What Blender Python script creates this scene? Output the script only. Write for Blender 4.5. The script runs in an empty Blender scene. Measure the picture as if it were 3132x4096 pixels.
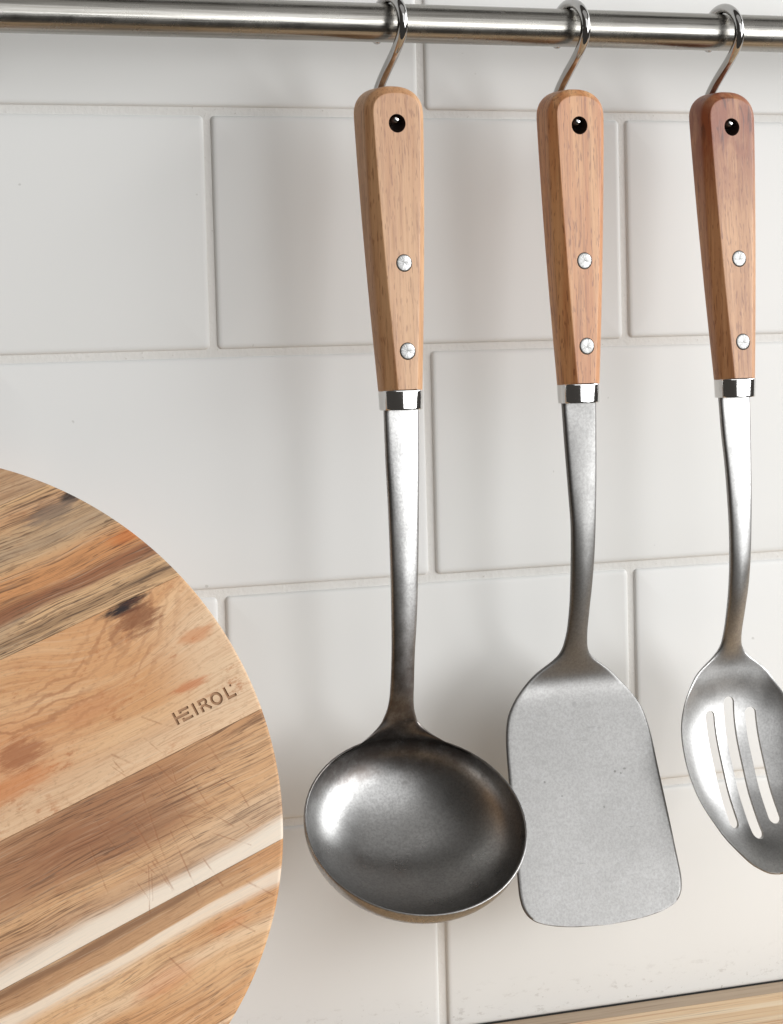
import bpy, bmesh, math, random
import numpy as np
from mathutils import Vector, Matrix

random.seed(7)
rng = np.random.default_rng(7)
S = bpy.context.scene
COL = S.collection
R = math.radians

# ------------------------------------------------------------------ camera
cd = bpy.data.cameras.new("camera")
cam = bpy.data.objects.new("camera", cd)
COL.objects.link(cam)
cd.sensor_fit = 'VERTICAL'
cd.sensor_height = 36.0
cd.sensor_width = 36.0 * 3132 / 4096
cd.lens = 95.41
cd.clip_start = 0.02
cd.clip_end = 60
_r = Vector((0.90492136, -0.4248472, -0.02494363))
_u = Vector((0.05039778, 0.04877949, 0.99753728))
_f = Vector((0.42258419, 0.9039499, -0.06555296))
cam.matrix_world = Matrix(((_r.x, _u.x, -_f.x, -0.4258), (_r.y, _u.y, -_f.y, -1.0866),
                           (_r.z, _u.z, -_f.z, -0.0965), (0, 0, 0, 1)))
S.camera = cam

# ------------------------------------------------------------------ light
W = bpy.data.worlds.new("World")
S.world = W
W.use_nodes = True
bg = W.node_tree.nodes["Background"]
bg.inputs[0].default_value = (1.0, 0.93, 0.86, 1)
bg.inputs[1].default_value = 0.03

TARGET = Vector((0.10, -0.05, -0.15))


def area_lamp(name, az, el, dist, w, h, radiance, col):
    """a window pane or an added fill panel: an area lamp right of / in front of the wall"""
    d = Vector((math.sin(R(az)) * math.cos(R(el)), -math.cos(R(az)) * math.cos(R(el)), math.sin(R(el))))
    l = bpy.data.lights.new(name, 'AREA')
    l.shape = 'RECTANGLE'
    l.size, l.size_y = w, h
    l.energy = radiance * math.pi * w * h
    l.color = col
    o = bpy.data.objects.new(name, l)
    COL.objects.link(o)
    o.location = TARGET + d * dist
    o.rotation_euler = (-d).to_track_quat('-Z', 'Z').to_euler()
    return o


area_lamp("window_light", 30, -3, 3.0, 1.35, 0.95, 2.5, (0.975, 0.99, 1.0))
area_lamp("window_light", 61, 12, 4.0, 1.50, 3.4, 4.8, (0.975, 0.99, 1.0))
area_lamp("front_fill_glow", 12, 18, 3.4, 3.2, 2.2, 0.74, (0.98, 0.99, 1.0))  # unseen frontal panel, added as soft fill on the wall
lc = bpy.data.lights.new("ceiling_bounce", 'AREA')  # unseen overhead panel added for the ceiling's soft bounce
lc.shape = 'RECTANGLE'
lc.size, lc.size_y = 2.6, 2.2
lc.energy = 0.22 * math.pi * 2.6 * 2.2
lc.color = (1.0, 0.99, 0.975)
oc = bpy.data.objects.new("ceiling_bounce", lc)
COL.objects.link(oc)
oc.location = (0.35, -1.65, 1.6)

S.view_settings.view_transform = 'Standard'
S.view_settings.look = 'None'
S.view_settings.exposure = 1.0
S.view_settings.gamma = 1.0
S.view_settings.use_curve_mapping = False
S.render.engine = 'CYCLES'
S.cycles.max_bounces = 8


# ------------------------------------------------------------------ node helpers
def lin(r, g, b):
    f = lambda c: (c / 255 / 12.92) if c / 255 <= 0.04045 else ((c / 255 + 0.055) / 1.055) ** 2.4
    return (f(r), f(g), f(b), 1.0)


class NT:
    def __init__(self, name):
        self.m = bpy.data.materials.new(name)
        self.m.use_nodes = True
        self.t = self.m.node_tree
        self.n = self.t.nodes
        self.b = self.n["Principled BSDF"]

    def link(self, a, b):
        self.t.links.new(a, b)

    def put(self, sock, v):
        if isinstance(v, bpy.types.NodeSocket):
            self.link(v, sock)
        else:
            if hasattr(sock.default_value, '__len__') and not hasattr(v, '__len__'):
                v = (v, v, v)
            sock.default_value = v

    def node(self, typ, **kw):
        x = self.n.new(typ)
        for k, v in kw.items():
            setattr(x, k, v)
        return x

    def coord(self):
        return self.node('ShaderNodeTexCoord').outputs['Object']

    def vmul(self, v, s, off=(0, 0, 0)):
        x = self.node('ShaderNodeMapping')
        self.put(x.inputs['Vector'], v)
        x.inputs['Scale'].default_value = s
        x.inputs['Location'].default_value = off
        return x.outputs[0]

    def noise(self, v, s, off=(0, 0, 0), detail=3, rough=0.55, dist=0.0):
        x = self.node('ShaderNodeTexNoise')
        self.put(x.inputs['Vector'], self.vmul(v, s, off))
        x.inputs['Scale'].default_value = 1
        x.inputs['Detail'].default_value = detail
        x.inputs['Roughness'].default_value = rough
        x.inputs['Distortion'].default_value = dist
        return x.outputs['Fac']

    def math(self, op, a, b=0.0, c=0.0, clamp=False):
        x = self.node('ShaderNodeMath', operation=op, use_clamp=clamp)
        self.put(x.inputs[0], a)
        self.put(x.inputs[1], b)
        self.put(x.inputs[2], c)
        return x.outputs[0]

    def ss(self, v, lo, hi, a=0.0, b=1.0):
        x = self.node('ShaderNodeMapRange', interpolation_type='SMOOTHSTEP')
        self.put(x.inputs[0], v)
        self.put(x.inputs[1], lo)
        self.put(x.inputs[2], hi)
        self.put(x.inputs[3], a)
        self.put(x.inputs[4], b)
        return x.outputs[0]

    def mix(self, f, a, b, mode='MIX'):
        x = self.node('ShaderNodeMix', data_type='RGBA', blend_type=mode)
        self.put(x.inputs[0], f)
        self.put(x.inputs[6], a)
        self.put(x.inputs[7], b)
        return x.outputs[2]

    def sep(self, v):
        x = self.node('ShaderNodeSeparateXYZ')
        self.put(x.inputs[0], v)
        return x.outputs

    def comb(self, a, b, c):
        x = self.node('ShaderNodeCombineXYZ')
        self.put(x.inputs[0], a)
        self.put(x.inputs[1], b)
        self.put(x.inputs[2], c)
        return x.outputs[0]

    def bump(self, h, strength, dist):
        x = self.node('ShaderNodeBump')
        self.put(x.inputs['Height'], h)
        x.inputs['Strength'].default_value = strength
        x.inputs['Distance'].default_value = dist
        self.link(x.outputs[0], self.b.inputs['Normal'])

    def set(self, **kw):
        for k, v in kw.items():
            self.put(self.b.inputs[k.replace('_', ' ')], v)
        return self.m


# ------------------------------------------------------------------ materials
def mat_tile():
    t = NT("glazed_tile")
    c = t.coord()
    oi = t.node('ShaderNodeObjectInfo')
    v = t.vmul(c, (1, 1, 1))
    off = t.node('ShaderNodeVectorMath', operation='ADD')
    t.put(off.inputs[0], v)
    t.put(off.inputs[1], t.comb(t.math('MULTIPLY', oi.outputs['Random'], 37.0), 0.0, oi.outputs['Random']))
    p = off.outputs[0]
    n = t.noise(p, (9, 9, 9), detail=2)
    col = t.mix(n, lin(224, 224, 222), lin(230, 230, 228))
    col = t.mix(t.math('MULTIPLY', oi.outputs['Random'], 0.30), col, lin(214, 213, 208))
    sp = t.ss(t.noise(p, (230, 230, 230), detail=1), 0.80, 0.84)
    col = t.mix(t.math('MULTIPLY', sp, 0.35), col, lin(150, 146, 138))
    # grime and small splashes just above the worktop
    g = t.node('ShaderNodeNewGeometry').outputs['Position']
    gz = t.sep(g)[2]
    near = t.ss(gz, -0.4115, -0.385, 1.0, 0.0)
    gn = t.noise(g, (150, 150, 330), detail=4, rough=0.7)
    gn2 = t.noise(g, (420, 420, 420), detail=2)
    dirt = t.math('MULTIPLY', near, t.ss(gn, 0.56, 0.70))
    dirt = t.math('ADD', t.math('MULTIPLY', dirt, 0.32), t.math('MULTIPLY', t.math('MULTIPLY', near, t.ss(gn2, 0.70, 0.76)), 0.45))
    col = t.mix(dirt, col, lin(120, 108, 92))
    h = t.noise(p, (6, 6, 9), detail=0)
    t.bump(h, 0.06, 0.004)
    return t.set(Base_Color=col, Roughness=0.38, IOR=1.5, Specular_IOR_Level=0.42)


def mat_grout():
    t = NT("cement_grout")
    c = t.coord()
    n = t.noise(c, (420, 420, 420), detail=3)
    big = t.noise(c, (12, 12, 12), detail=2)
    col = t.mix(big, lin(221, 219, 214), lin(230, 228, 224))
    col = t.mix(t.math('MULTIPLY', t.ss(n, 0.66, 0.74), 0.45), col, lin(165, 158, 146))
    t.bump(n, 0.5, 0.0006)
    return t.set(Base_Color=col, Roughness=0.85)


def mat_handle(name, c1, c2, fleck, seed, figure=False, red=None):
    t = NT(name)
    c = t.coord()
    o = (seed * 3.1, seed * 1.7, seed * 5.3)
    warp = t.noise(c, (30, 30, 9), o, detail=2)
    big = t.noise(c, (170, 170, 7), o, detail=3, dist=0.4)
    fine = t.noise(c, (900, 900, 38), o, detail=3, rough=0.6)
    fl = t.noise(c, (1350, 1350, 190), o, detail=1)
    col = t.mix(t.ss(big, 0.34, 0.66), c1, c2)
    col = t.mix(t.math('MULTIPLY', t.ss(fine, 0.45, 0.72), 0.45), col, fleck)
    col = t.mix(t.math('MULTIPLY', t.ss(fl, 0.58, 0.70), 0.55), col, fleck)
    if figure:
        z = t.sep(c)[2]
        k = t.noise(c, (95, 95, 42), o, detail=3, dist=1.2)
        m = t.math('MULTIPLY', t.ss(t.math('ADD', z, t.math('MULTIPLY', warp, 0.05)), -0.036, 0.016),
                   t.ss(k, 0.32, 0.62, 0.45, 1.0))
        col = t.mix(m, col, red)
        lines = t.noise(c, (260, 260, 55), (4, 2, 9), detail=2, dist=2.0)
        col = t.mix(t.math('MULTIPLY', m, t.ss(lines, 0.52, 0.72, 0, 0.85)), col, lin(92, 44, 24))
    t.bump(fine, 0.25, 0.0003)
    return t.set(Base_Color=col, Roughness=0.42, IOR=1.5, Specular_IOR_Level=0.75)


def mat_worn_steel(name, v, rough, speck=0.5, seed=0.0, tint=(1.0, 0.985, 0.965), cloudy=1.0, brown_band=None, marks=()):
    """stone-washed stainless steel: cloudy roughness, fine speckle, hair scratches"""
    t = NT(name)
    c = t.coord()
    o = (seed, seed * 2.3, seed * 0.7)
    cloud = t.noise(c, (45, 45, 45), o, detail=4, rough=0.6)
    gr = t.noise(c, (950, 950, 950), o, detail=2, rough=0.7)
    gr2 = t.noise(c, (420, 420, 420), o, detail=3, rough=0.7)
    base = (v * tint[0], v * tint[1], v * tint[2], 1)
    dark = (v * 0.62 * tint[0], v * 0.62 * tint[1], v * 0.62 * tint[2], 1)
    lite = (min(1, v * 1.22), min(1, v * 1.21), min(1, v * 1.20), 1)
    col = t.mix(t.math('MULTIPLY', t.ss(gr, 0.35, 0.68), speck), base, dark)
    col = t.mix(t.math('MULTIPLY', t.ss(gr2, 0.52, 0.72), speck * 0.8), col, lite)
    col = t.mix(t.ss(cloud, 0.3, 0.75, 0.0, 0.28 * cloudy), col, dark)
    # short hair scratches in two directions
    for rot, sd in ((0.5, 3.0), (-0.9, 8.0), (1.35, 15.0)):
        mp = t.node('ShaderNodeMapping')
        t.put(mp.inputs[0], c)
        mp.inputs['Rotation'].default_value = (0, rot, 0)
        s = t.noise(mp.outputs[0], (55, 900, 1500), (sd + seed, sd, 0), detail=1)
        col = t.mix(t.math('MULTIPLY', t.ss(s, 0.70, 0.76), 0.35 * speck), col, dark)
    if brown_band:  # mottled darker brown between the given heights
        z0, z1, z2, z3 = brown_band
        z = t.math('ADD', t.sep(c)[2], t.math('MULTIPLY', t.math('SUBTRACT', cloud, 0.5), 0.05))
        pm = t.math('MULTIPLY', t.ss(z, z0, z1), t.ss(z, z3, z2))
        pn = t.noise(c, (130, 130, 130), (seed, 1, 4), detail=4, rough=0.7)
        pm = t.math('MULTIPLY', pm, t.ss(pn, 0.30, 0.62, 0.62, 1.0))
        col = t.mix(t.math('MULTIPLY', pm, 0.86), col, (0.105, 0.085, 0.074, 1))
    xx, zz_ = t.sep(c)[0], t.sep(c)[2]
    for (mx, mz, rx, rz, amt) in marks:
        du = t.math('DIVIDE', t.math('SUBTRACT', xx, mx), rx)
        dv = t.math('DIVIDE', t.math('SUBTRACT', zz_, mz), rz)
        d = t.math('SQRT', t.math('ADD', t.math('MULTIPLY', du, du), t.math('MULTIPLY', dv, dv)))
        d = t.math('ADD', d, t.math('MULTIPLY', t.math('SUBTRACT', gr, 0.5), 0.8))
        col = t.mix(t.ss(d, 0.6, 1.1, amt, 0.0), col, dark if amt < 0.6 else (0.10, 0.095, 0.09, 1))
    ro = t.math('ADD', t.ss(cloud, 0.3, 0.7, rough - 0.05 * cloudy, rough + 0.06 * cloudy), t.math('MULTIPLY', t.math('SUBTRACT', gr, 0.5), 0.10))
    t.bump(gr, 0.22 * speck, 0.00022)
    return t.set(Base_Color=col, Metallic=1.0, Roughness=ro)


def mat_polished(name, v, rough):
    t = NT(name)
    c = t.coord()
    n = t.noise(c, (60, 60, 60), detail=3)
    return t.set(Base_Color=(v, v * 0.985, v * 0.965, 1), Metallic=1.0, Roughness=t.ss(n, 0.3, 0.7, rough * 0.7, rough * 1.4))


def mat_rail():
    t = NT("brushed_rail_steel")
    c = t.coord()
    br = t.noise(c, (14, 900, 900), detail=3, rough=0.65)
    cl = t.noise(c, (60, 60, 60), detail=4, rough=0.65)
    sp = t.noise(c, (520, 520, 520), detail=2)
    col = t.mix(t.ss(br, 0.3, 0.7), (0.29, 0.276, 0.25, 1), (0.44, 0.425, 0.395, 1))
    col = t.mix(t.math('MULTIPLY', t.ss(sp, 0.58, 0.72), t.ss(cl, 0.45, 0.65, 0.0, 0.45)), col, (0.30, 0.28, 0.25, 1))
    t.bump(br, 0.12, 0.0004)
    return t.set(Base_Color=col, Metallic=1.0, Roughness=t.ss(cl, 0.3, 0.7, 0.21, 0.30))


def mat_rivet():
    t = NT("turned_rivet_metal")
    c = t.coord()
    x = t.sep(c)
    ang = t.math('ARCTAN2', x[2], x[0])
    a = t.math('MULTIPLY', t.math('SINE', t.math('MULTIPLY', ang, 2.0)), 0.5)
    n = t.noise(t.comb(t.math('MULTIPLY', ang, 3.0), 0.0, 0.0), (1, 1, 1), detail=2)
    col = t.mix(n, (0.17, 0.17, 0.168, 1), (0.52, 0.515, 0.50, 1))
    t.bump(t.math('ADD', a, n), 0.3, 0.0006)
    return t.set(Base_Color=col, Metallic=0.85, Roughness=0.36)


def mat_plain(name, col, rough=0.6, **kw):
    t = NT(name)
    c = t.coord()
    n = t.noise(c, (90, 90, 90), detail=3)
    d = tuple(x * 0.8 for x in col[:3]) + (1,)
    return t.set(Base_Color=t.mix(n, d, col), Roughness=rough, **kw)


def segment_group():
    g = bpy.data.node_groups.new("cut_mark", 'ShaderNodeTree')
    for nm, tp, io in (("P", 'NodeSocketVector', 'INPUT'), ("A", 'NodeSocketVector', 'INPUT'), ("B", 'NodeSocketVector', 'INPUT'),
                       ("Width", 'NodeSocketFloat', 'INPUT'), ("Mask", 'NodeSocketFloat', 'OUTPUT')):
        g.interface.new_socket(nm, in_out=io, socket_type=tp)
    N = g.nodes
    L = g.links.new
    gi, go = N.new('NodeGroupInput'), N.new('NodeGroupOutput')

    def vm(op, a, b=None, s=None):
        x = N.new('ShaderNodeVectorMath')
        x.operation = op
        L(a, x.inputs[0])
        if b is not None:
            L(b, x.inputs[1])
        if s is not None:
            L(s, x.inputs['Scale'])
        return x

    pa = vm('SUBTRACT', gi.outputs['P'], gi.outputs['A']).outputs[0]
    ba = vm('SUBTRACT', gi.outputs['B'], gi.outputs['A']).outputs[0]
    d1 = vm('DOT_PRODUCT', pa, ba).outputs['Value']
    d2 = vm('DOT_PRODUCT', ba, ba).outputs['Value']
    q = N.new('ShaderNodeMath')
    q.operation = 'DIVIDE'
    q.use_clamp = True
    L(d1, q.inputs[0])
    L(d2, q.inputs[1])
    pr = vm('SCALE', ba, s=q.outputs[0]).outputs[0]
    df = vm('SUBTRACT', pa, pr).outputs[0]
    ln = vm('LENGTH', df).outputs['Value']
    mr = N.new('ShaderNodeMapRange')
    mr.interpolation_type = 'SMOOTHSTEP'
    L(ln, mr.inputs[0])
    mr.inputs[1].default_value = 0
    L(gi.outputs['Width'], mr.inputs[2])
    mr.inputs[3].default_value = 1
    mr.inputs[4].default_value = 0
    L(mr.outputs[0], go.inputs[0])
    return g


SEG = segment_group()
CUTS = [(.0895, -.012, .094, -.022), (.089, -.024, .0975, -.050), (.0851, -.026, .089, -.060), (.078, -.030, .0725, -.064), (.0990, -.030, .1010, -.052),
        (.0690, -.040, .0705, -.071), (.0840, -.044, .0995, -.053), (.0930, -.040, .1060, -.060), (.0620, -.046, .0680, -.066), (.1040, -.046, .1120, -.063),
        (.0760, -.036, .0880, -.042), (.0580, -.052, .0640, -.060), (.0960, -.058, .1090, -.070), (.0660, -.058, .0570, -.075), (.0810, -.050, .0790, -.078),
        (.0550, -.034, .0570, -.046), (.0880, -.066, .0900, -.079), (.1080, -.034, .1140, -.047), (.0860, -.092, .0930, -.101), (.0560, -.094, .0610, -.108),
        (.0480, -.040, .0455, -.060), (.1000, -.082, .1075, -.092), (.0740, -.012, .0800, -.019), (.0930, -.004, .0990, -.010)]


PALE, CREAM = lin(226, 198, 165), lin(240, 229, 212)


_r2 = random.Random(5)
for _k in range(16):
    _a, _b = _r2.uniform(.055, .118), _r2.uniform(-.070, -.012)
    _an, _l = _r2.choice((-1.9, -1.45, -1.2, -.9)) + _r2.gauss(0, .15), _r2.uniform(.004, .015)
    CUTS.append((_a, _b, _a + _l * math.cos(_an), _b + _l * math.sin(_an)))


def mat_board(name, cA, cB, streak, streak_amt, bands=(), knots=(), swirl=None, seed=0.0, pore=0.5, mottle=0.25, vr=(-1, 1), rings=None):
    t = NT(name)
    c = t.coord()
    x = t.sep(c)
    u, v = x[0], x[1]
    o = (seed * 1.3, seed * 2.9, seed)
    # slow wander of the grain
    w = t.noise(c, (9, 26, 1), o, detail=2)
    w2 = t.noise(c, (28, 60, 1), o, detail=2)
    v2 = t.math('ADD', v, t.math('MULTIPLY', t.math('SUBTRACT', w, 0.5), 0.009))
    v2 = t.math('ADD', v2, t.math('MULTIPLY', t.math('SUBTRACT', w2, 0.5), 0.0014))
    if swirl:
        su, sv, sr, sa = swirl
        du = t.math('DIVIDE', t.math('SUBTRACT', u, su), sr)
        dv = t.math('DIVIDE', t.math('SUBTRACT', v, sv), sr * 0.75)
        r2 = t.math('ADD', t.math('MULTIPLY', du, du), t.math('MULTIPLY', dv, dv))
        e = t.math('POWER', 2.718, t.math('MULTIPLY', r2, -1.0))
        v2 = t.math('ADD', v2, t.math('MULTIPLY', e, sa))
    p = t.comb(u, v2, x[2])
    big = t.noise(p, (7, 75, 1), o, detail=3, dist=0.3)
    st = t.noise(p, (15, 420, 1), o, detail=5, rough=0.72)
    st2 = t.noise(p, (34, 1150, 1), (o[0] + 5, o[1], 0), detail=3, rough=0.7)
    hi = t.noise(p, (22, 800, 1), (o[0] + 11, o[1], 0), detail=3, rough=0.7)
    patch = t.noise(p, (16, 60, 1), (o[0] + 9, o[1] + 3, 0), detail=2)
    col = t.mix(t.ss(big, 0.38, 0.62), cA, cB)

    def band(col, a, b, s, bc, amt, u0, u1):
        vb = t.math('ADD', v2, t.math('MULTIPLY', t.math('SUBTRACT', st, 0.5), 0.0065))
        s1 = s if not isinstance(s, tuple) else s[1]
        s0 = s if not isinstance(s, tuple) else s[0]
        m = t.math('MULTIPLY', t.ss(vb, a - s0, a + s0), t.ss(vb, b - s1, b + s1, 1, 0))
        m = t.math('MULTIPLY', m, amt)
        if u0 is not None:
            m = t.math('MULTIPLY', m, t.ss(u, u0, u1))
        return t.mix(m, col, bc)

    for q in bands:
        if q[3] is not CREAM:
            col = band(col, *q)
    pm = t.ss(patch, 0.35, 0.62, 0.25, 1.0)
    col = t.mix(t.math('MULTIPLY', t.math('MULTIPLY', t.ss(st, 0.50, 0.70), pm), streak_amt), col, streak)
    col = t.mix(t.math('MULTIPLY', t.ss(st2, 0.50, 0.66), 0.55 * streak_amt + 0.12), col, streak)
    col = t.mix(t.math('MULTIPLY', t.ss(hi, 0.52, 0.68), 0.20), col, lin(232, 208, 178))
    po = t.noise(p, (110, 1250, 1), (o[0], o[1] + 7, 0), detail=1)
    col = t.mix(t.math('MULTIPLY', t.math('MULTIPLY', t.ss(po, 0.62, 0.70), pm), pore), col, lin(78, 56, 42))
    mo = t.noise(c, (150, 330, 1), (seed, 2, 0), detail=5, rough=0.75)
    mo2 = t.noise(c, (22, 60, 1), (seed, 7, 0), detail=3)
    col = t.mix(t.math('MULTIPLY', t.math('MULTIPLY', t.ss(mo, 0.50, 0.68), t.ss(mo2, 0.45, 0.62)), mottle), col, lin(176, 108, 64))
    mo3 = t.noise(c, (260, 520, 1), (seed, 12, 0), detail=3, rough=0.7)
    col = t.mix(t.math('MULTIPLY', t.ss(mo3, 0.52, 0.70), 0.28), col, lin(150, 108, 76))
    if rings:
        cu, cv, eu, rad = rings
        du = t.math('DIVIDE', t.math('SUBTRACT', u, cu), eu)
        dv = t.math('SUBTRACT', v, cv)
        d = t.math('SQRT', t.math('ADD', t.math('MULTIPLY', du, du), t.math('MULTIPLY', dv, dv)))
        wn = t.noise(c, (38, 55, 1), (seed, 4, 0), detail=4, rough=0.6)
        ph = t.math('ADD', t.math('MULTIPLY', d, 1500.0), t.math('MULTIPLY', wn, 22.0))
        ln_ = t.ss(t.math('SINE', ph), 0.1, 1.0)
        env = t.math('MULTIPLY', t.ss(d, rad * .35, rad * .6), t.ss(d, rad * .8, rad * 1.15, 1, 0))
        env = t.math('MULTIPLY', env, t.ss(wn, 0.36, 0.6, 0.2, 1.0))
        col = t.mix(t.math('MULTIPLY', t.math('MULTIPLY', ln_, env), 0.55), col, lin(158, 104, 68))
    ln2 = t.noise(p, (24, 1350, 1), (o[0] + 2, o[1] + 5, 0), detail=2, rough=0.6)
    col = t.mix(t.math('MULTIPLY', t.math('MULTIPLY', t.ss(ln2, 0.585, 0.635), pm), min(1.0, streak_amt * 0.85)), col, streak)
    for q in bands:
        if q[3] is CREAM:
            col = band(col, *q)
    for (ku, kv, ru, rv, kc, amt, jag) in knots:
        jn = t.math('MULTIPLY', t.math('SUBTRACT', t.noise(c, (70, 480, 1), (ku * 100, 3, 0), detail=5, rough=0.75), 0.5), jag * 1.7)
        du = t.math('DIVIDE', t.math('SUBTRACT', u, ku), ru)
        dv = t.math('DIVIDE', t.math('SUBTRACT', v, kv), rv)
        d = t.math('SQRT', t.math('ADD', t.math('MULTIPLY', du, du), t.math('MULTIPLY', dv, dv)))
        d = t.math('ADD', d, jn)
        col = t.mix(t.ss(d, 0.35, 1.0, amt, 0.0), col, kc)
    # knife marks
    tot = None
    pc = t.comb(u, v, 0.0)
    wob = t.noise(c, (170, 170, 1), detail=3)
    mine = [q for q in CUTS if max(q[1], q[3]) > vr[0] - .0005 and min(q[1], q[3]) < vr[1] + .0005]
    for (a0, b0, a1, b1) in mine[:26]:
        g = t.node('ShaderNodeGroup', node_tree=SEG)
        t.link(pc, g.inputs['P'])
        g.inputs['A'].default_value = (a0, b0, 0)
        g.inputs['B'].default_value = (a1, b1, 0)
        g.inputs['Width'].default_value = random.uniform(.0004, .0008)
        tot = g.outputs[0] if tot is None else t.math('MAXIMUM', tot, g.outputs[0])
    br = t.ss(wob, 0.38, 0.6, 0.04, 0.5)
    if tot is None:
        tot = 0.0
    col = t.mix(t.math('MULTIPLY', tot, br), col, lin(150, 98, 62))
    h = t.math('SUBTRACT', t.math('MULTIPLY', st, 0.4), t.math('MULTIPLY', tot, 0.35))
    t.bump(h, 0.35, 0.0003)
    return t.set(Base_Color=col, Roughness=0.55, IOR=1.45, Specular_IOR_Level=0.3)


def mat_worktop(name, cA, cB, dark, seed):
    t = NT(name)
    c = t.coord()
    o = (seed, seed * 2, 0)
    big = t.noise(c, (3, 70, 70), o, detail=3)
    st = t.noise(c, (9, 330, 330), o, detail=4, rough=0.6)
    st2 = t.noise(c, (25, 900, 900), o, detail=2)
    col = t.mix(t.ss(big, 0.35, 0.65), cA, cB)
    col = t.mix(t.math('MULTIPLY', t.ss(st, 0.50, 0.66), 0.75), col, dark)
    col = t.mix(t.math('MULTIPLY', t.ss(st2, 0.58, 0.7), 0.4), col, lin(140, 96, 62))
    t.bump(st, 0.3, 0.0004)
    return t.set(Base_Color=col, Roughness=0.5, IOR=1.45)


# ------------------------------------------------------------------ mesh helpers
def new_obj(name, verts, faces, mat=None, parent=None, smooth=False, flat_faces=(), loc=None):
    me = bpy.data.meshes.new(name)
    me.from_pydata([tuple(map(float, v)) for v in verts], [], [tuple(f) for f in faces])
    me.validate()
    bm = bmesh.new()
    bm.from_mesh(me)
    bmesh.ops.recalc_face_normals(bm, faces=bm.faces)
    bm.to_mesh(me)
    bm.free()
    if smooth:
        me.polygons.foreach_set('use_smooth', [True] * len(me.polygons))
        if smooth is not True:
            me.set_sharp_from_angle(angle=R(smooth))
    if mat:
        me.materials.append(mat)
    o = bpy.data.objects.new(name, me)
    COL.objects.link(o)
    if parent:
        o.parent = parent
    if loc:
        o.location = loc
    return o


def empty(name, loc, label, cat, group=None):
    o = bpy.data.objects.new(name, None)
    o.empty_display_size = 0.02
    COL.objects.link(o)
    o.location = loc
    o['label'] = label
    o['category'] = cat
    if group:
        o['group'] = group
    return o


def rings_mesh(rings, cap0=True, cap1=True, closed=True):
    n = len(rings[0])
    V = [p for r in rings for p in r]
    F = []
    for k in range(len(rings) - 1):
        a, b = k * n, (k + 1) * n
        for i in range(n if closed else n - 1):
            j = (i + 1) % n
            F.append((a + i, a + j, b + j, b + i))
    if cap0:
        F.append(tuple(range(n))[::-1])
    if cap1:
        F.append(tuple(range((len(rings) - 1) * n, len(rings) * n)))
    return V, F


def box(x0, x1, y0, y1, z0, z1):
    V = [(x, y, z) for x in (x0, x1) for y in (y0, y1) for z in (z0, z1)]
    F = [(0, 1, 3, 2), (4, 6, 7, 5), (0, 4, 5, 1), (2, 3, 7, 6), (0, 2, 6, 4), (1, 5, 7, 3)]
    return V, F


def round_rect(w, d, r, seg=5, n_side=3):
    pts = []
    for cx, cy, a0 in ((w / 2 - r, -d / 2 + r, -90), (w / 2 - r, d / 2 - r, 0), (-w / 2 + r, d / 2 - r, 90), (-w / 2 + r, -d / 2 + r, 180)):
        for i in range(seg + 1):
            a = R(a0 + 90 * i / seg)
            pts.append((cx + r * math.cos(a), cy + r * math.sin(a)))
    return pts


def tube(path, rad, seg=14, cap=True):
    """round wire along a path, hemispherical ends"""
    P = [Vector(p) for p in path]
    T = []
    for i in range(len(P)):
        a = P[max(i - 1, 0)]
        b = P[min(i + 1, len(P) - 1)]
        T.append((b - a).normalized())
    ref = Vector((1, 0, 0))
    rings = []

    def ring(c, t, r):
        n1 = (ref - t * ref.dot(t)).normalized()
        n2 = t.cross(n1)
        return [tuple(c + n1 * (r * math.cos(2 * math.pi * k / seg)) + n2 * (r * math.sin(2 * math.pi * k / seg))) for k in range(seg)]

    for k in range(4):
        a = R(90 * (k + 0.25) / 4.25)
        rings.append(ring(P[0] - T[0] * rad * math.cos(a), T[0], rad * math.sin(a)))
    for p, t in zip(P, T):
        rings.append(ring(p, t, rad))
    for k in range(4):
        a = R(90 * (k + 0.25) / 4.25)
        rings.append(ring(P[-1] + T[-1] * rad * math.sin(a), T[-1], rad * math.cos(a)))
    return rings_mesh(rings)


def bezier(p0, p1, p2, p3, n):
    out = []
    for i in range(n + 1):
        t = i / n
        out.append(tuple((1 - t) ** 3 * np.array(p0) + 3 * t * (1 - t) ** 2 * np.array(p1) + 3 * t * t * (1 - t) * np.array(p2) + t ** 3 * np.array(p3)))
    return out


def pchip(xs, ys, xq):
    """monotone cubic interpolation"""
    xs, ys, xq = np.array(xs, float), np.array(ys, float), np.array(xq, float)
    h = np.diff(xs)
    dl = np.diff(ys) / h
    m = np.zeros(len(xs))
    for i in range(1, len(xs) - 1):
        if dl[i - 1] * dl[i] > 0:
            w1, w2 = 2 * h[i] + h[i - 1], h[i] + 2 * h[i - 1]
            m[i] = (w1 + w2) / (w1 / dl[i - 1] + w2 / dl[i])
    m[0], m[-1] = dl[0], dl[-1]
    k = np.clip(np.searchsorted(xs, xq) - 1, 0, len(xs) - 2)
    t = (xq - xs[k]) / h[k]
    return ((1 + 2 * t) * (1 - t) ** 2 * ys[k] + t * (1 - t) ** 2 * h[k] * m[k] + t * t * (3 - 2 * t) * ys[k + 1] + t * t * (t - 1) * h[k] * m[k + 1])


def smooth_arr(a, k=3, it=1):
    a = np.array(a, float)
    for _ in range(it):
        b = a.copy()
        b[1:-1] = (a[:-2] + 2 * a[1:-1] + a[2:]) / 4
        a = b
    return a


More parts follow.
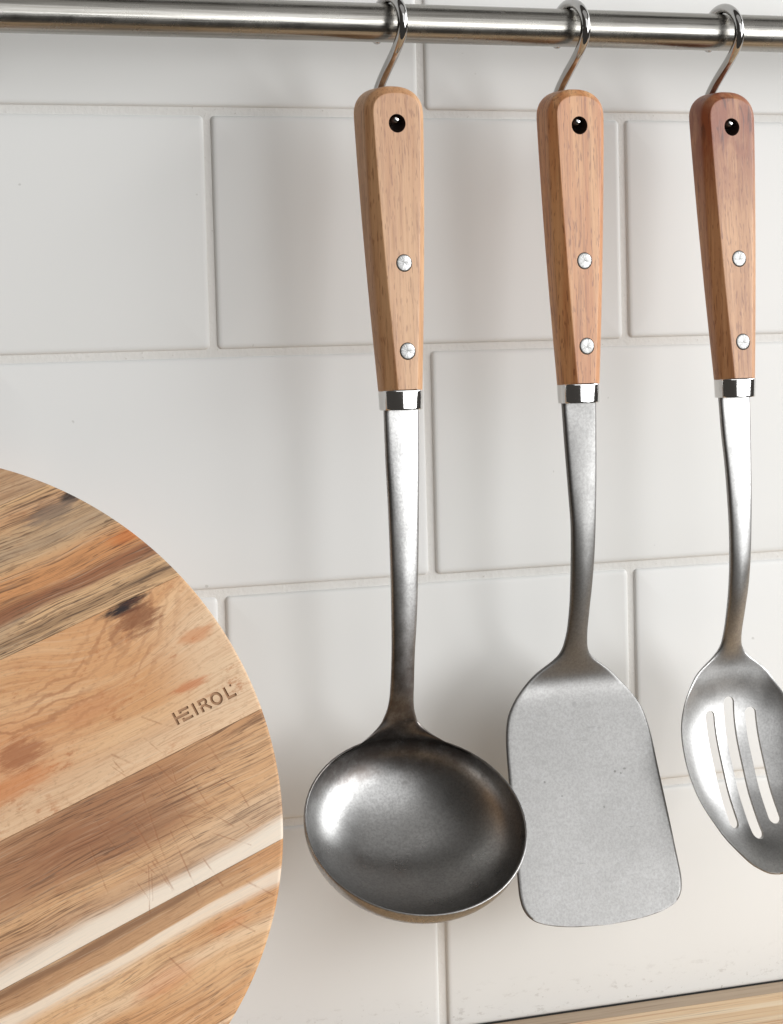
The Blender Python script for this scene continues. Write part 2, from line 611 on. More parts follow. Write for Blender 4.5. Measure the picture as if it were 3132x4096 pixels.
def curve(zs, vals, za, width):
    """monotone interpolation, then a smoothing window of the given length (m)"""
    f = np.linspace(za[0], za[-1], 1600)
    y = pchip(zs, vals, f)
    n = max(1, int(width / (f[1] - f[0])))
    k = np.hanning(2 * n + 3)[1:-1]
    k /= k.sum()
    m = len(k) // 2
    yp = np.concatenate([2 * y[0] - y[m:0:-1], y, 2 * y[-1] - y[-2:-m - 2:-1]])
    return np.interp(za, f, np.convolve(yp, k, 'valid'))


def boolean_cut(obj, cutter, transfer=False, self_=False):
    m = obj.modifiers.new("cut", 'BOOLEAN')
    m.operation = 'DIFFERENCE'
    m.solver = 'EXACT'
    m.object = cutter
    m.use_self = self_
    if transfer:
        m.material_mode = 'TRANSFER'
    dg = bpy.context.evaluated_depsgraph_get()
    me = bpy.data.meshes.new_from_object(obj.evaluated_get(dg))
    obj.modifiers.clear()
    old = obj.data
    obj.data = me
    me.name = old.name
    bpy.data.objects.remove(cutter, do_unlink=True)
    bpy.data.meshes.remove(old)


def cyl_y(x, z, r, y0, y1, seg=32):
    a = [(x + r * math.cos(2 * math.pi * i / seg), y0, z + r * math.sin(2 * math.pi * i / seg)) for i in range(seg)]
    b = [(p[0], y1, p[2]) for p in a]
    return rings_mesh([a, b])


# ------------------------------------------------------------------ wall of tiles
M_TILE, M_GROUT = mat_tile(), mat_grout()
PX, PZ, GAP = 0.203, 0.103, 0.0034
V, F = box(-0.95, 1.3, 0.0001, 0.06, -0.4094, 0.52)
wall = new_obj("wall", V, F, M_GROUT)
wall['kind'] = 'structure'
wall['label'] = "white subway tile wall in half bond with pale grout"


def tile_mesh(w, h):
    rings = []
    for inset, y in ((0.0, 0.006), (0.0, 0.0003), (0.00025, -0.0003), (0.0007, -0.0007), (0.0013, -0.00088), (0.0026, -0.00096), (0.02, -0.00096)):
        ww, hh = w - 2 * inset, h - 2 * inset
        r = max(0.0022 - inset * 0.4, 0.0008)
        rings.append([(x, y, z) for x, z in round_rect(ww, hh, r, seg=4)])
    V, F = rings_mesh(rings, cap0=False)
    me = bpy.data.meshes.new("tile")
    me.from_pydata(V, [], F)
    bm = bmesh.new()
    bm.from_mesh(me)
    bmesh.ops.recalc_face_normals(bm, faces=bm.faces)
    bm.to_mesh(me)
    bm.free()
    me.polygons.foreach_set('use_smooth', [True] * len(me.polygons))
    me.materials.append(M_TILE)
    return me


TILE = tile_mesh(PX - GAP, PZ - GAP)
for row in range(-4, 5):                 # row 0 hangs between joints z=.103 and z=0
    zt = -(row - 1) * PZ
    odd = row % 2 == 0
    for k in range(-5, 7):
        x0 = k * PX + (PX / 2 if odd else 0)
        o = bpy.data.objects.new("tile", TILE)
        COL.objects.link(o)
        o.parent = wall
        o.location = (x0 + PX / 2 + random.gauss(0, .00015), random.gauss(0, .00012), zt - PZ / 2 + random.gauss(0, .00012))
        o.rotation_euler = (random.gauss(0, .0022), random.gauss(0, .0006), random.gauss(0, .0016))
V, F = box(-0.95, 1.3, -0.0002, 0.06, -0.4135, -0.4096)
gap_fill = new_obj("gap_strip", V, F, mat_plain("gap_black", lin(20, 16, 14), 0.7), parent=wall)  # black strip filling the gap between tiles and worktop

# ------------------------------------------------------------------ worktop
ZW = -0.4108
M_OAK = [mat_worktop("worktop_wood", lin(248, 224, 190), lin(234, 198, 152), lin(200, 142, 90), s) for s in (1.0, 6.0, 13.0)]
M_OAK_BACK = mat_worktop("worktop_back_wood", lin(190, 168, 142), lin(172, 148, 122), lin(132, 100, 74), 21.0)
V, F = box(-0.95, 1.3, -0.27, 0.0, -0.449, ZW - 0.004)
worktop = new_obj("worktop", V, F, M_OAK[0])
worktop['kind'] = 'structure'
worktop['label'] = "light wooden worktop of glued planks below the tiles"


def bevel_box(x0, x1, y0, y1, z0, z1, b):
    rings = []
    for z, i in ((z0, 0), (z1 - b, 0), (z1 - b * .3, b * .3), (z1, b)):
        rings.append([(x0 + i, y0 + i, z), (x1 - i, y0 + i, z), (x1 - i, y1 - i, z), (x0 + i, y1 - i, z)])
    return rings_mesh(rings)


V, F = bevel_box(-0.95, 1.3, -0.0186, -0.0012, ZW - 0.0038, ZW, 0.0004)
new_obj("back_strip", V, F, M_OAK_BACK, parent=worktop)
y = -0.0190
i = 0
while y > -0.25:
    wd = 0.0425
    V, F = bevel_box(-0.95, 1.3, y - wd, y, ZW - 0.0038, ZW + 0.0001, 0.0003)
    new_obj("plank", V, F, M_OAK[i % 3], parent=worktop)
    y -= wd + 0.0002
    i += 1

# ------------------------------------------------------------------ rail
Y0, ZR, RR = -0.048, 0.0334, 0.0081
rings = []
for x in (-0.60, -0.3, 0.0, 0.3, 0.80):
    rings.append([(x, Y0 + RR * math.cos(2 * math.pi * k / 48), ZR + RR * math.sin(2 * math.pi * k / 48)) for k in range(48)])
V, F = rings_mesh(rings)
rail = new_obj("hanging_rail", V, F, mat_rail(), smooth=40)
rail['label'] = "brushed steel rail running across the tiles at the top"
rail['category'] = "rail"

# ------------------------------------------------------------------ S-hooks
M_HOOK = mat_polished("polished_hook_steel", 0.50, 0.06)
WR = 0.0022


def hook_path():
    RL, RY = 0.0112, 0.0135
    zc = ZR + RR + WR - RL
    pts = []
    for k in range(41):
        a = R(-25 + 226 * k / 40)
        pts.append((0, Y0 - 0.0012 + RY * math.cos(a), zc + RL * math.sin(a)))
    p0 = np.array(pts[-1])
    a = R(203)
    tan = np.array((0, -math.sin(a), math.cos(a)))
    yb, zh = -0.0335, -0.0078
    p3 = np.array((0, yb, zh + 0.007))
    bz = bezier(p0, p0 + tan * 0.0095, p3 + np.array((0, -0.0015, 0.0115)), p3, 22)
    pts += bz[1:]
    for k in range(1, 9):
        a = R(90 * k / 8)
        pts.append((0, yb - 0.0065 * (1 - math.cos(a)), zh + 0.007 - 0.007 * math.sin(a)))
    yy = pts[-1][1]
    for k in range(1, 6):
        pts.append((0, yy - (yy + 0.0528) * k / 5, zh + 0.0006 * (k / 5) ** 2))
    return pts


HOOK_V, HOOK_F = tube(hook_path(), WR, 18)
for x, lab in ((0.0636, "polished S-hook over the rail that carries the ladle"),
               (0.1502, "polished S-hook over the rail that carries the flat spatula"),
               (0.2275, "polished S-hook over the rail that carries the slotted spoon")):
    o = new_obj("s_hook", [(v[0], v[1] - Y0, v[2] - ZR) for v in HOOK_V], HOOK_F, M_HOOK, smooth=True, loc=(x, Y0, ZR))
    o['label'] = lab
    o['category'] = "hook"
    o['group'] = "S-hooks hanging on the rail"

# ------------------------------------------------------------------ utensil handles
M_CHROME = mat_polished("polished_ferrule_steel", 0.72, 0.07)
M_RIVET = mat_rivet()
M_BORE = mat_plain("bore_wood", lin(70, 42, 26), 0.8)


def half_w(z):
    return float(pchip([-0.1205, -0.112, -0.100, -0.080, -0.052, -0.030, -0.012, -0.004], [.0096, .01005, .0107, .0117, .01285, .0135, .0139, .0140], [z])[0])


def thick(z):
    return 0.0150 + (0.0165 - 0.0150) * (z + 0.1205) / 0.125


def handle_outline():
    pts = []
    # right side going up
    zs = np.linspace(-0.1205, -0.0055, 34)
    for z in zs:
        pts.append((half_w(z), z))
    # dome, slightly squarer than a half circle
    zt, w = -0.0055, half_w(-0.0055)
    h = 0.0123
    for k in range(1, 24):
        a = R(180 * k / 24)
        c, s = math.cos(a), math.sin(a)
        e = 2 / 2.35
        pts.append((w * math.copysign(abs(c) ** e, c), zt + h * abs(s) ** e))
    for z in zs[::-1]:
        pts.append((-half_w(z), z))
    return np.array(pts)


def ferrule_sec(w, d, n=64):
    e = 2 / 2.5
    out = []
    for k in range(n):
        c, q = math.cos(2 * math.pi * k / n), math.sin(2 * math.pi * k / n)
        out.append((w / 2 * math.copysign(abs(c) ** e, c), d / 2 * math.copysign(abs(q) ** e, q)))
    return out


def make_handle(root, mat, slope):
    P = handle_outline()
    n = len(P)
    nor = []
    for i in range(n):
        a, b = P[i - 1], P[(i + 1) % n]
        t = (b - a) / np.linalg.norm(b - a)
        nor.append((-t[1], t[0]))       # inward for counter-clockwise
    nor = np.array(nor)
    bottom = P[:, 1] < -0.1204
    nor[bottom] = [(-1.0 if p[0] > 0 else 1.0, 0.10) for p in P[bottom]]
    rr = np.interp(P[:, 1], [-0.1205, -0.06, 0.0], [0.0052, 0.0043, 0.0031])
    yc = lambda z: slope * (z + 0.0076) * 1.0
    rings = []
    # planed chamfer between the front face and the sides: crisp at the face, softer at the flank
    prof = [(1.45, 1.0), (1.06, 1.0), (1.0, .995), (.95, .965), (.90, .92), (.5, .53), (.33, .36), (.19, .21), (.09, .06), (.03, -.12), (0.0, -.34)]
    seq = [(-1, i) for i, _ in prof] + [(1, i) for i, _ in prof[::-1]]
    sk = [c for _, c in prof] + [c for _, c in prof[::-1]]
    for (sg, ins), c in zip(seq, sk):
        ring = []
        cc = c
        for i in range(n):
            x, z = P[i] + nor[i] * rr[i] * ins
            y = yc(z) + sg * (thick(z) / 2 - rr[i] + rr[i] * cc)
            ring.append((x, y, z))
        rings.append(ring)
    V, F = rings_mesh(rings)
    o = new_obj("handle", V, F, mat, parent=root, smooth=True)
    # bore for the hook, sockets for the rivets
    V1, F1 = cyl_y(0, -0.0090, 0.0039, -0.03, 0.03, 40)
    fr = lambda z: yc(z) - thick(z) / 2
    V2, F2 = cyl_y(0.0006, -0.0672, 0.00368, fr(-0.0672) - 0.004, fr(-0.0672) + 0.0007, 32)
    V3, F3 = cyl_y(0.0006, -0.1040, 0.00368, fr(-0.1040) - 0.004, fr(-0.1040) + 0.0007, 32)
    Vc, Fc = list(V1), list(F1)
    for v, f in ((V2, F2), (V3, F3)):
        k = len(Vc)
        Vc += v
        Fc += [tuple(i + k for i in q) for q in f]
    cut = new_obj("cutter", Vc, Fc, M_BORE)
    cut.location = root.location
    bpy.context.view_layer.update()
    boolean_cut(o, cut, transfer=True)
    o.data.polygons.foreach_set('use_smooth', [True] * len(o.data.polygons))
    o.data.set_sharp_from_angle(angle=R(31))
    for z in (-0.0672, -0.1040):
        rings = []
        for r, dy in ((0.00345, 0.0008), (0.00345, -0.00005), (0.00325, -0.0002), (0.0029, -0.00027), (0.0015, -0.0003)):
            rings.append([(r * math.cos(2 * math.pi * k / 32), dy, r * math.sin(2 * math.pi * k / 32)) for k in range(32)])
        V, F = rings_mesh(rings)
        q = new_obj("rivet", V, F, M_RIVET, parent=root, smooth=35, loc=(0.0006, fr(z), z))
        q.rotation_euler = (R(-0.75), random.uniform(0, 3), 0)
    # ferrule
    rings = []
    for z, k in ((-0.1203, .92), (-0.1203, .985), (-0.12045, 1.0), (-0.1208, 1.0), (-0.1245, .985), (-0.1278, .968), (-0.1282, .966), (-0.1285, .955), (-0.1286, .92), (-0.1286, .55)):
        rings.append([(x, y + yc(-0.1245), z) for x, y in ferrule_sec(0.0188 * k, 0.0146 * k)])
    V, F = rings_mesh(rings)
    new_obj("ferrule", V, F, M_CHROME, parent=root, smooth=50)
    return yc


# ------------------------------------------------------------------ steel blades
def strip(zs, ys, hw, th, crown, ns=15, x0=None, yaw=None):
    """flat bar: for each station z -> centre y, half width, thickness, crown"""
    s = np.sin(np.linspace(-math.pi / 2, math.pi / 2, ns))
    n = len(zs)
    rings = []
    for i in range(n):
        j0, j1 = max(i - 1, 0), min(i + 1, n - 1)
        t = np.array((ys[j1] - ys[j0], zs[j1] - zs[j0]))
        t = t / np.linalg.norm(t)
        nr = np.array((t[1], -t[0]))           # towards the viewer (-y) when z falls
        ring = []
        edge = min(th[i] * 0.5, hw[i] * 0.6)
        prof = []
        for q in s:
            e = (1 - abs(q)) * hw[i]
            k = 1.0 if e >= edge else math.sqrt(max(0.0, 1 - (1 - e / edge) ** 2))
            prof.append(0.25 + 0.75 * k)
        g = yaw[i] if yaw is not None else 0.0
        for side in (1, -1):
            order = range(ns) if side == 1 else range(ns - 1, -1, -1)
            for k in order:
                q = s[k]
                off = side * th[i] / 2 * prof[k] + crown[i] * (1 - q * q) - crown[i] * 0.5
                y = ys[i] + nr[0] * off
                z = zs[i] + nr[1] * off
                x = hw[i] * q
                ring.append((x * math.cos(g) + (x0[i] if x0 is not None else 0.0), y - x * math.sin(g), z))
        rings.append(ring)
    return rings_mesh(rings)


def utensil(name, x, slope, mat, label, cat):
    root = empty(name, (x, Y0, 0), label, cat, "utensils hanging from the rail")
    bpy.context.view_layer.update()
    yc = make_handle(root, mat, slope)
    return root, yc


M_BEECH = mat_handle("beech_handle", lin(213, 166, 121), lin(196, 144, 100), lin(146, 95, 58), 1.0)
M_BEECH2 = mat_handle("reddish_beech_handle", lin(218, 164, 113), lin(196, 130, 80), lin(122, 64, 32), 4.0)
M_BEECH3 = mat_handle("figured_handle", lin(210, 158, 112), lin(182, 127, 83), lin(124, 68, 38), 9.0, True, lin(146, 76, 40))
MARKS = [(-.0002, -.2618, .0013, .0014, .5), (.0065, -.2722, .0030, .00028, .55), (.0105, -.2728, .0012, .0004, .5), (.0025, -.2775, .0024, .00026, .5),
         (.0150, -.2920, .0007, .0006, .8), (.0200, -.2912, .0009, .0005, .7), (.0178, -.2930, .0005, .0005, .7), (-.0205, -.2935, .0006, .0006, .7),
         (.0070, -.3065, .0006, .0006, .6), (-.0130, -.3000, .0005, .0005, .6), (.0190, -.3160, .0018, .0003, .45), (-.0080, -.3290, .0022, .0003, .45)]
M_LADLE = mat_worn_steel("worn_ladle_steel", 0.42, 0.32, 0.6, 2.0, brown_band=(-0.292, -0.272, -0.250, -0.196))
M_SPAT = mat_worn_steel("matt_spatula_steel", 0.228, 0.40, 0.42, 7.0, tint=(1.0, 0.98, 0.95), cloudy=0.45, marks=MARKS)
M_SPOON = mat_worn_steel("worn_spoon_steel", 0.40, 0.34, 0.5, 12.0)

# ---- ladle
ladle, yc = utensil("ladle", 0.06298, 0.043, M_BEECH, "deep steel soup ladle with pale beech handle, hanging nearest the chopping board", "ladle")
LC = np.array((0.0554 - 0.06298, -0.0737 - Y0, -0.3007))
LR, LA, LG = 0.0460, R(47.1), R(13.3)
lu = np.array((math.cos(LG), -math.sin(LG), 0))
lv = np.array((math.sin(LG) * math.sin(LA), math.cos(LG) * math.sin(LA), math.cos(LA)))
ln = np.cross(lu, lv)                      # out of the opening
if ln[1] > 0:
    ln = -ln
zz = [-0.1270, -0.1475, -0.1677, -0.1947, -0.2151, -0.2357, -0.2496, -0.2551, -0.2604, -0.2654, -0.2690]
yy = [-.0531, -.0533, -.0534, -.0529, -.0516, -.0492, -.0472, -.0459, -.0444, -.0432, -.0419]
ww = [.0080, .00775, .0071, .0064, .0059, .0053, .0053, .0057, .0072, .0100, .0145]
zq = np.linspace(-0.1270, -0.2604, 70)
ys = curve([-z for z in zz], yy, -zq, .006) - Y0
hw = pchip([-z for z in zz], ww, -zq)
th = np.interp(-zq, [.127, .2, .25, .269], [.0028, .0026, .0022, .0016])
cr = np.interp(-zq, [.127, .145, .2, .25, .269], [.0, .0005, .0011, .0008, .0])
yw = np.interp(-zq, [.127, .24, .269], [0, 0, LG])
V, F = strip(zq, ys, hw, th, cr, yaw=yw)
NS = 15
n0 = len(zq)
# the neck fans out and runs onto the rim of the bowl
s = np.sin(np.linspace(-math.pi / 2, math.pi / 2, NS))
last = np.array(V[-2 * NS:])
rim_top = LC + LR * lv


def rim_pt(a, r=LR, off=0.0):
    return LC + r * (math.sin(a) * lu + math.cos(a) * lv) + ln * off


amax = R(45)
rows = []
for k in range(1, 15):
    t = k / 14
    ring = []
    for side in (1, -1):
        order = range(NS) if side == 1 else range(NS - 1, -1, -1)
        for q in order:
            a = s[q] * amax
            inner = 1 - abs(s[q]) ** 3
            tgt = rim_pt(a, LR + 0.0006 - 0.0008 * inner, (0.0002 - 0.0005 * inner) - (0 if side == 1 else 0.0012))
            i0 = q if side == 1 else NS + (NS - 1 - q)
            src = last[i0]
            ctrl = np.array((s[q] * 0.0095, -0.0427 - Y0 + (0 if side == 1 else 0.0014), -0.2673))
            p = (1 - t) ** 2 * src + 2 * t * (1 - t) * ctrl + t * t * tgt
            ring.append(tuple(p))
    rows.append(ring)
allr = [V[i * 2 * NS:(i + 1) * 2 * NS] for i in range(n0)] + rows
V, F = rings_mesh(allr, cap1=False)
e0 = (len(allr) - 1) * 2 * NS
F += [(e0 + k, e0 + k + 1, e0 + 2 * NS - 2 - k, e0 + 2 * NS - 1 - k) for k in range(NS - 1)]
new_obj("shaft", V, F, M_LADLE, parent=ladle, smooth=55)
# bowl: inner and outer shell with a thin rounded lip
rings = []
NB = 72
DEPTH, TH = 0.0265, 0.0011
prof_in = []
EX = 2.0 / 1.92
for k in range(0, 31):
    t = k / 30
    r = LR * math.cos(t * math.pi / 2) ** EX
    d = DEPTH * math.sin(t * math.pi / 2) ** EX
    prof_in.append((r, d))
rings_prof = [(r + TH * 1.0 * (1 if r > 0.002 else 0), d + TH * (0.2 + 0.8 * k / 30)) for k, (r, d) in reversed(list(enumerate(prof_in[:-1])))]
rings_prof += [(LR + TH * 0.95, -0.0002), (LR + TH * 0.5, -0.0006), (LR + TH * 0.1, -0.0003)]
rings_prof += prof_in[:-1]
for r, d in rings_prof:
    rings.append([tuple(LC + r * (math.cos(2 * math.pi * k / NB) * lu + math.sin(2 * math.pi * k / NB) * lv) - ln * d) for k in range(NB)])
V, F = rings_mesh(rings)
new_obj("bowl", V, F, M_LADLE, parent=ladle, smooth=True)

# ---- spatula
spatula, yc = utensil("spatula", 0.14986, 0.022, M_BEECH2, "flat steel spatula with broad pale blade, hanging between ladle and slotted spoon", "spatula")
zz = [-.127, -.1486, -.168, -.1808, -.1939, -.2069, -.2201, -.2268, -.2335, -.2369, -.2400, -.2431, -.2464, -.2495, -.2530, -.2560, -.2595, -.2659, -.2724, -.2788, -.2915, -.3120, -.3300, -.3390, -.3425, -.3450, -.3472, -.3492, -.3508, -.3522, -.3534, -.3543, -.3550, -.3555, -.3558]
yy = [-.0504, -.0515, -.0524, -.0527, -.0519, -.0502, -.0476, -.0459, -.0440, -.0429, -.0418, -.0407, -.0396, -.0387, -.0384, -.0389, -.0398, -.0416, -.0434, -.04515, -.04867, -.05435, -.05934, -.06183, -.0628, -.06349, -.0641, -.06466, -.0651, -.06549, -.06582, -.06607, -.06627, -.06640, -.06649]
ww = [.0084, .0076, .0067, .0060, .0057, .0053, .0049, .0049, .0055, .0062, .0078, .0116, .0170, .0208, .0243, .0272, .0301, .0339, .0356, .0365, .0374, .0389, .0400, .0405, .0402, .0396, .0385, .0368, .0345, .0310, .0265, .0215, .0160, .0095, .0020]
za = np.concatenate([np.linspace(.127, .235, 50), np.linspace(.236, .338, 66)[0:], np.linspace(.339, .3558, 26)])
ys = curve([-z for z in zz], yy, za, .0105) - Y0
hw = np.where(za < .335, curve([-z for z in zz], ww, za, .004), pchip([-z for z in zz], ww, za))
th = np.interp(za, [.127, .2, .24, .27, .356], [.0030, .0027, .0020, .0014, .0012])
cr = np.interp(za, [.127, .145, .2, .235, .25, .36], [.0, .0005, .0013, .0010, .0, .0])
V, F = strip(-za, ys, hw, th, cr, ns=23)
new_obj("blade", V, F, M_SPAT, parent=spatula, smooth=55)

# ---- slotted spoon
spoon, yc = utensil("slotted_spoon", 0.22686, 0.0615, M_BEECH3, "slotted steel spoon with darker reddish handle, rightmost on the rail", "spoon")
zz = [-.127, -.1451, -.1582, -.1714, -.1847, -.1979, -.2113, -.2249, -.2317, -.2386, -.2421, -.2455, -.2490, -.2522, -.2588, -.2631, -.2735, -.2788, -.2840, -.2892, -.2946, -.3000, -.3054, -.3108, -.3165, -.3221, -.3278, -.3310, -.3337, -.3353, -.3367, -.3376, -.3380]
yr = [-.0542, -.0556, -.0569, -.0577, -.0581, -.0578, -.0563, -.0531, -.0511, -.0490, -.0480, -.0473, -.0472, -.0478, -.0493, -.0504, -.0537, -.0558, -.0582, -.0605, -.0627, -.0647, -.0667, -.0691, -.0714, -.0734, -.0775, -.0797, -.0818, -.0835, -.0850, -.0862, -.0870]
ww = [.0080, .0074, .0067, .0062, .0057, .0054, .0051, .0047, .0046, .0050, .0062, .0092, .0140, .0180, .0228, .0256, .0300, .0312, .0319, .0321, .0317, .0307, .0292, .0270, .0240, .0208, .0168, .0144, .0120, .0097, .0073, .0047, .0012]
cz = [-.127, -.2386, -.2490, -.2641, -.2768, -.2887, -.3048, -.3251, -.3340, -.3394]
dl = [0, 0, .0006, .0058, .0092, .0112, .0110, .0062, .0022, 0]
za = np.concatenate([np.linspace(.127, .238, 52), np.linspace(.2395, .334, 62), np.linspace(.335, .3380, 14)])
ys = curve([-z for z in zz], yr, za, .008) - Y0
hw = np.where(za < .331, curve([-z for z in zz], ww, za, .004), pchip([-z for z in zz], ww, za))
dp = curve([-z for z in cz], dl, za, .010)
th = np.interp(za, [.127, .2, .24, .27, .34], [.0030, .0026, .0018, .0013, .0013])
cr = np.interp(za, [.127, .145, .2, .235, .25, .36], [.0, .0005, .0013, .0010, .0, .0])
NS = 27
V, F = strip(-za, ys, hw, th, cr, ns=NS)
V = [list(v) for v in V]
s = np.sin(np.linspace(-math.pi / 2, math.pi / 2, NS))
for i in range(len(za)):
    for side in (0, 1):
        for k in range(NS):
            q = s[k] if side == 0 else s[NS - 1 - k]
            V[i * 2 * NS + side * NS + k][1] += dp[i] * (1 - q * q) ** 0.85
o = new_obj("bowl_and_shaft", V, F, M_SPOON, parent=spoon, smooth=55)
o.name = "spoon_bowl"
Vc, Fc = [], []
for cx, z0, z1, hwid in ((-0.0107, -.2695, -.3200, .0027), (0.0, -.2640, -.3252, .0028), (0.0107, -.2695, -.3200, .0027)):
    ring = []
    for k in range(17):
        a = R(180 * k / 16)
        ring.append((cx + hwid * math.cos(a), z0 - hwid + hwid * math.sin(a)))
    for k in range(17):
        a = R(180 + 180 * k / 16)
        ring.append((cx + hwid * math.cos(a), z1 + hwid + hwid * math.sin(a)))
    v, f = rings_mesh([[(x, -0.06, z) for x, z in ring], [(x, 0.06, z) for x, z in ring]])
    k0 = len(Vc)
    Vc += v
    Fc += [tuple(i + k0 for i in q) for q in f]
cut = new_obj("cutter", Vc, Fc, M_SPOON)
cut.location = spoon.location
bpy.context.view_layer.update()
boolean_cut(o, cut)
o.data.polygons.foreach_set('use_smooth', [True] * len(o.data.polygons))
o.data.set_sharp_from_angle(angle=R(40))

# ------------------------------------------------------------------ round chopping board
BR, BT, TILT, GR = 0.1440, 0.0185, R(20.0), R(20.3)
board = empty("chopping_board", (0, 0, 0), "round acacia chopping board with dark streaks, leaning against the tiles", "chopping board")
ex = Vector((1, 0, 0))
ev = Vector((0, math.sin(TILT), math.cos(TILT)))
en = ex.cross(ev)
gu = ex * math.cos(GR) + ev * math.sin(GR)
gv = -ex * math.sin(GR) + ev * math.cos(GR)
bc = Vector((-0.14675, -0.06725, -0.27523))
board.matrix_world = Matrix(((gu.x, gv.x, en.x, bc.x), (gu.y, gv.y, en.y, bc.y), (gu.z, gv.z, en.z, bc.z), (0, 0, 0, 1)))

TAN, BROWN, DKB, ORG = lin(210, 162, 116), lin(174, 124, 82), lin(98, 64, 42), lin(200, 118, 60)
GREY = lin(190, 158, 124)
INK = lin(38, 28, 28)
STAVES = [
    (-0.144, -0.1255, dict(cA=TAN, cB=PALE, streak=DKB, streak_amt=.45, seed=3)),
    (-0.1255, -0.0738, dict(cA=lin(218, 178, 134), cB=lin(202, 152, 104), streak=lin(138, 98, 66), streak_amt=.62, seed=8,
                            bands=[(-.0830, -.0730, .0022, lin(158, 112, 74), .60, .15, .05), (-.0765, -.0730, .0010, lin(96, 62, 40), .6, .13, .07), (-.0800, -.0730, .0014, lin(206, 150, 100), .55, .08, .12), (-.0885, -.0832, (.0026, .0012), CREAM, .66, None, None),
                                   (-.104, -.098, .002, PALE, .6, None, None)],
                            knots=[(.050, -.101, .02, .006, ORG, .35, .8), (.085, -.0935, .012, .003, ORG, .3, .8)])),
    (-0.0738, -0.0228, dict(cA=lin(208, 164, 120), cB=lin(180, 130, 88), streak=lin(88, 56, 36), streak_amt=.80, seed=15,
                            bands=[(-.0775, -.0668, (.0008, .0030), CREAM, .82, None, None), (-.0655, -.052, .004, lin(214, 182, 148), .75, .05, .12),
                                   (-.070, -.060, .003, lin(196, 164, 132), .5, None, None), (-.050, -.022, (.006, .004), lin(154, 108, 76), .70, .125, .06)],
                            knots=[(.075, -.043, .03, .010, lin(128, 84, 56), .35, .9), (.045, -.036, .03, .008, lin(140, 88, 56), .4, .8)])),
    (-0.0228, 0.0416, dict(cA=lin(224, 182, 138), cB=lin(210, 158, 110), streak=lin(168, 114, 76), streak_amt=.30, seed=23, pore=.22, mottle=.70, rings=(.062, .050, 1.55, .048),
                           swirl=(.094, .030, .034, .014),
                           bands=[(-.022, .034, .012, PALE, .75, .10, .135), (-.025, -.010, .005, PALE, .6, None, None), (-.012, .020, .009, lin(208, 146, 100), .55, .085, .03)],
                           knots=[(.1085, .0395, .0135, .0042, INK, 1.0, 1.1), (.111, .033, .013, .0085, lin(122, 72, 44), .75, 1.2), (.099, .029, .0035, .010, lin(140, 92, 62), .28, .9),
                                  (.118, -.0012, .012, .0028, lin(190, 104, 52), .6, 1.2), (.131, .0167, .011, .004, lin(196, 120, 66), .55, .9),
                                  (.040, .004, .014, .009, lin(150, 86, 50), .65, 1.3), (.030, -.006, .03, .006, ORG, .5, .9), (.075, .008, .022, .006, lin(198, 136, 92), .45, 1.2)])),
    (0.0416, 0.0985, dict(cA=GREY, cB=lin(212, 172, 128), streak=lin(74, 54, 42), streak_amt=.85, seed=31, pore=.65,
                          bands=[(.0585, .0705, .004, lin(205, 140, 86), .85, None, None), (.0535, .0600, .0022, lin(132, 70, 36), .75, None, None),
                                 (.0440, .0480, .0016, lin(84, 58, 42), .5, None, None), (.0735, .087, .004, lin(172, 146, 118), .6, None, None),
                                 (.089, .095, .003, lin(206, 150, 104), .55, None, None)],
                          knots=[(.1115, .0905, .0085, .0034, INK, .95, 1.0), (.100, .0875, .016, .006, lin(120, 104, 92), .7, 1.2), (.126, .0655, .014, .0035, lin(196, 110, 52), .6, .9)])),
    (0.0985, 0.144, dict(cA=lin(206, 172, 138), cB=lin(184, 146, 110), streak=lin(110, 78, 56), streak_amt=.6, seed=40)),
]


def stave_outline(v0, v1, r, nb=1.0):
    v0c, v1c = max(v0, -r * 0.9995), min(v1, r * 0.9995)
    pts = []
    n = 28
    a0, a1 = math.asin(v0c / r), math.asin(v1c / r)
    for k in range(n + 1):
        a = a0 + (a1 - a0) * k / n
        pts.append((r * math.cos(a), r * math.sin(a)))
    for k in range(n + 1):
        a = a1 + (a0 - a1) * k / n
        pts.append((-r * math.cos(a), r * math.sin(a)))
    return pts


M_BURN = mat_plain("burnt_engraving", lin(176, 134, 98), 0.7)
for (v0, v1, cfg) in STAVES:
    m = mat_board("acacia_stave", vr=(v0, v1), **cfg)
    rings = []
    for z, i, j in ((-BT, .0022, .00002), (-BT + .001, .0008, .00002), (-BT + .0024, 0, .00002), (-.0018, 0, .00002), (-.0010, .00025, .00003), (-.0004, .0008, .00005), (-.00012, .0014, .00004), (0, .0020, .00009)):
        rings.append([(x, y, z) for x, y in stave_outline(v0 + j, v1 - j, BR - i)])
    V, F = rings_mesh(rings)
    o = new_obj("stave", V, F, m, parent=board, smooth=30)
    if v0 == -0.0228:
        text_stave = o

# engraved lettering: strokes in (a, b): a along the word 0..1, b height 0..1
TU, TV0, TL, THH = 0.1051, -0.01335, 0.0298, 0.0053
STK = 0.00118
polys = []


def P(a, b):
    return np.array((TU + a * TL, TV0 + b * THH))


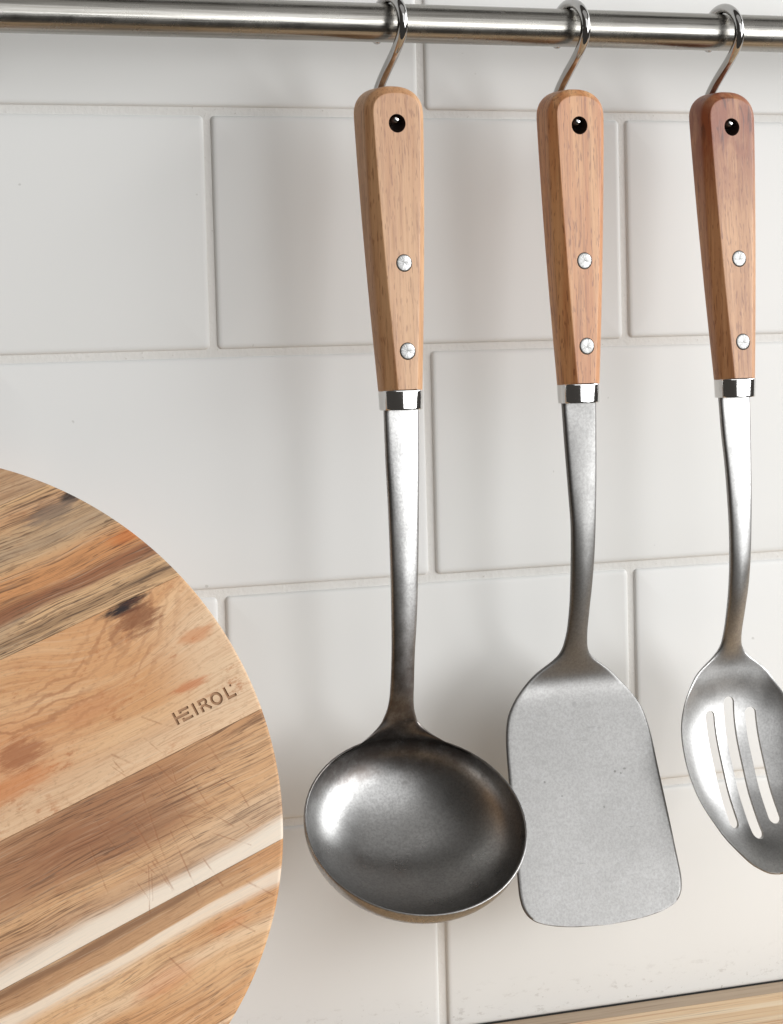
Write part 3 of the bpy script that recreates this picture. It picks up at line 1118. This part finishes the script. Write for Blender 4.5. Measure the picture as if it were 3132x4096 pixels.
def bar(p, q, w=STK):
    d = (q - p) / np.linalg.norm(q - p)
    nn = np.array((-d[1], d[0])) * w / 2
    polys.append([p - nn, q - nn, q + nn, p + nn])


def arc(c, ro, ri, a0, a1, n):
    out = [c + ro * np.array((math.cos(R(a0 + (a1 - a0) * k / n)), math.sin(R(a0 + (a1 - a0) * k / n)))) for k in range(n + 1)]
    inn = [c + ri * np.array((math.cos(R(a1 + (a0 - a1) * k / n)), math.sin(R(a1 + (a0 - a1) * k / n)))) for k in range(n + 1)]
    polys.append(out + inn)


h = STK / 2 / THH
bar(P(.018, 0), P(.018, 1))                              # H stem
bar(P(.036, .5), P(.235, .5), STK * .92)                 # shared cross bar
bar(P(.100, 1 - h), P(.262, 1 - h), STK * .92)           # E top
bar(P(.100, h), P(.268, h), STK * .92)                   # E foot
bar(P(.118, .02), P(.118, .30), STK)                     # E stem below
bar(P(.118, .70), P(.118, .98), STK)
bar(P(.335, 0), P(.335, 1))                              # I
bar(P(.432, 0), P(.432, .42))                            # R stem
bar(P(.432, .58), P(.432, 1))
bar(P(.432, 1 - h), P(.505, 1 - h), STK * .9)
bar(P(.432, .46), P(.505, .46), STK * .9)
arc(P(.505, .73), .27 * THH, .27 * THH - STK * .95, -92, 92, 12)
bar(P(.50, .44), P(.568, .02))
arc(P(.692, .5), .525 * THH, .525 * THH - STK * 1.02, 0, 180, 18)
arc(P(.692, .5), .525 * THH, .525 * THH - STK * 1.02, 180, 360, 18)
bar(P(.862, 0), P(.862, 1))                              # L
bar(P(.862, h), P(.990, h), STK * .95)
arc(P(.968, .93), .00046, .00008, 0, 359, 14)
for pl in polys:
    pl = [np.array(p) for p in pl]
    v, f = rings_mesh([[(p[0], p[1], -0.00045) for p in pl], [(p[0], p[1], 0.002) for p in pl]])
    cut = new_obj("cutter", v, f, M_BURN)
    cut.matrix_world = board.matrix_world
    bpy.context.view_layer.update()
    boolean_cut(text_stave, cut, transfer=True)
text_stave.data.polygons.foreach_set('use_smooth', [True] * len(text_stave.data.polygons))
text_stave.data.set_sharp_from_angle(angle=R(30))
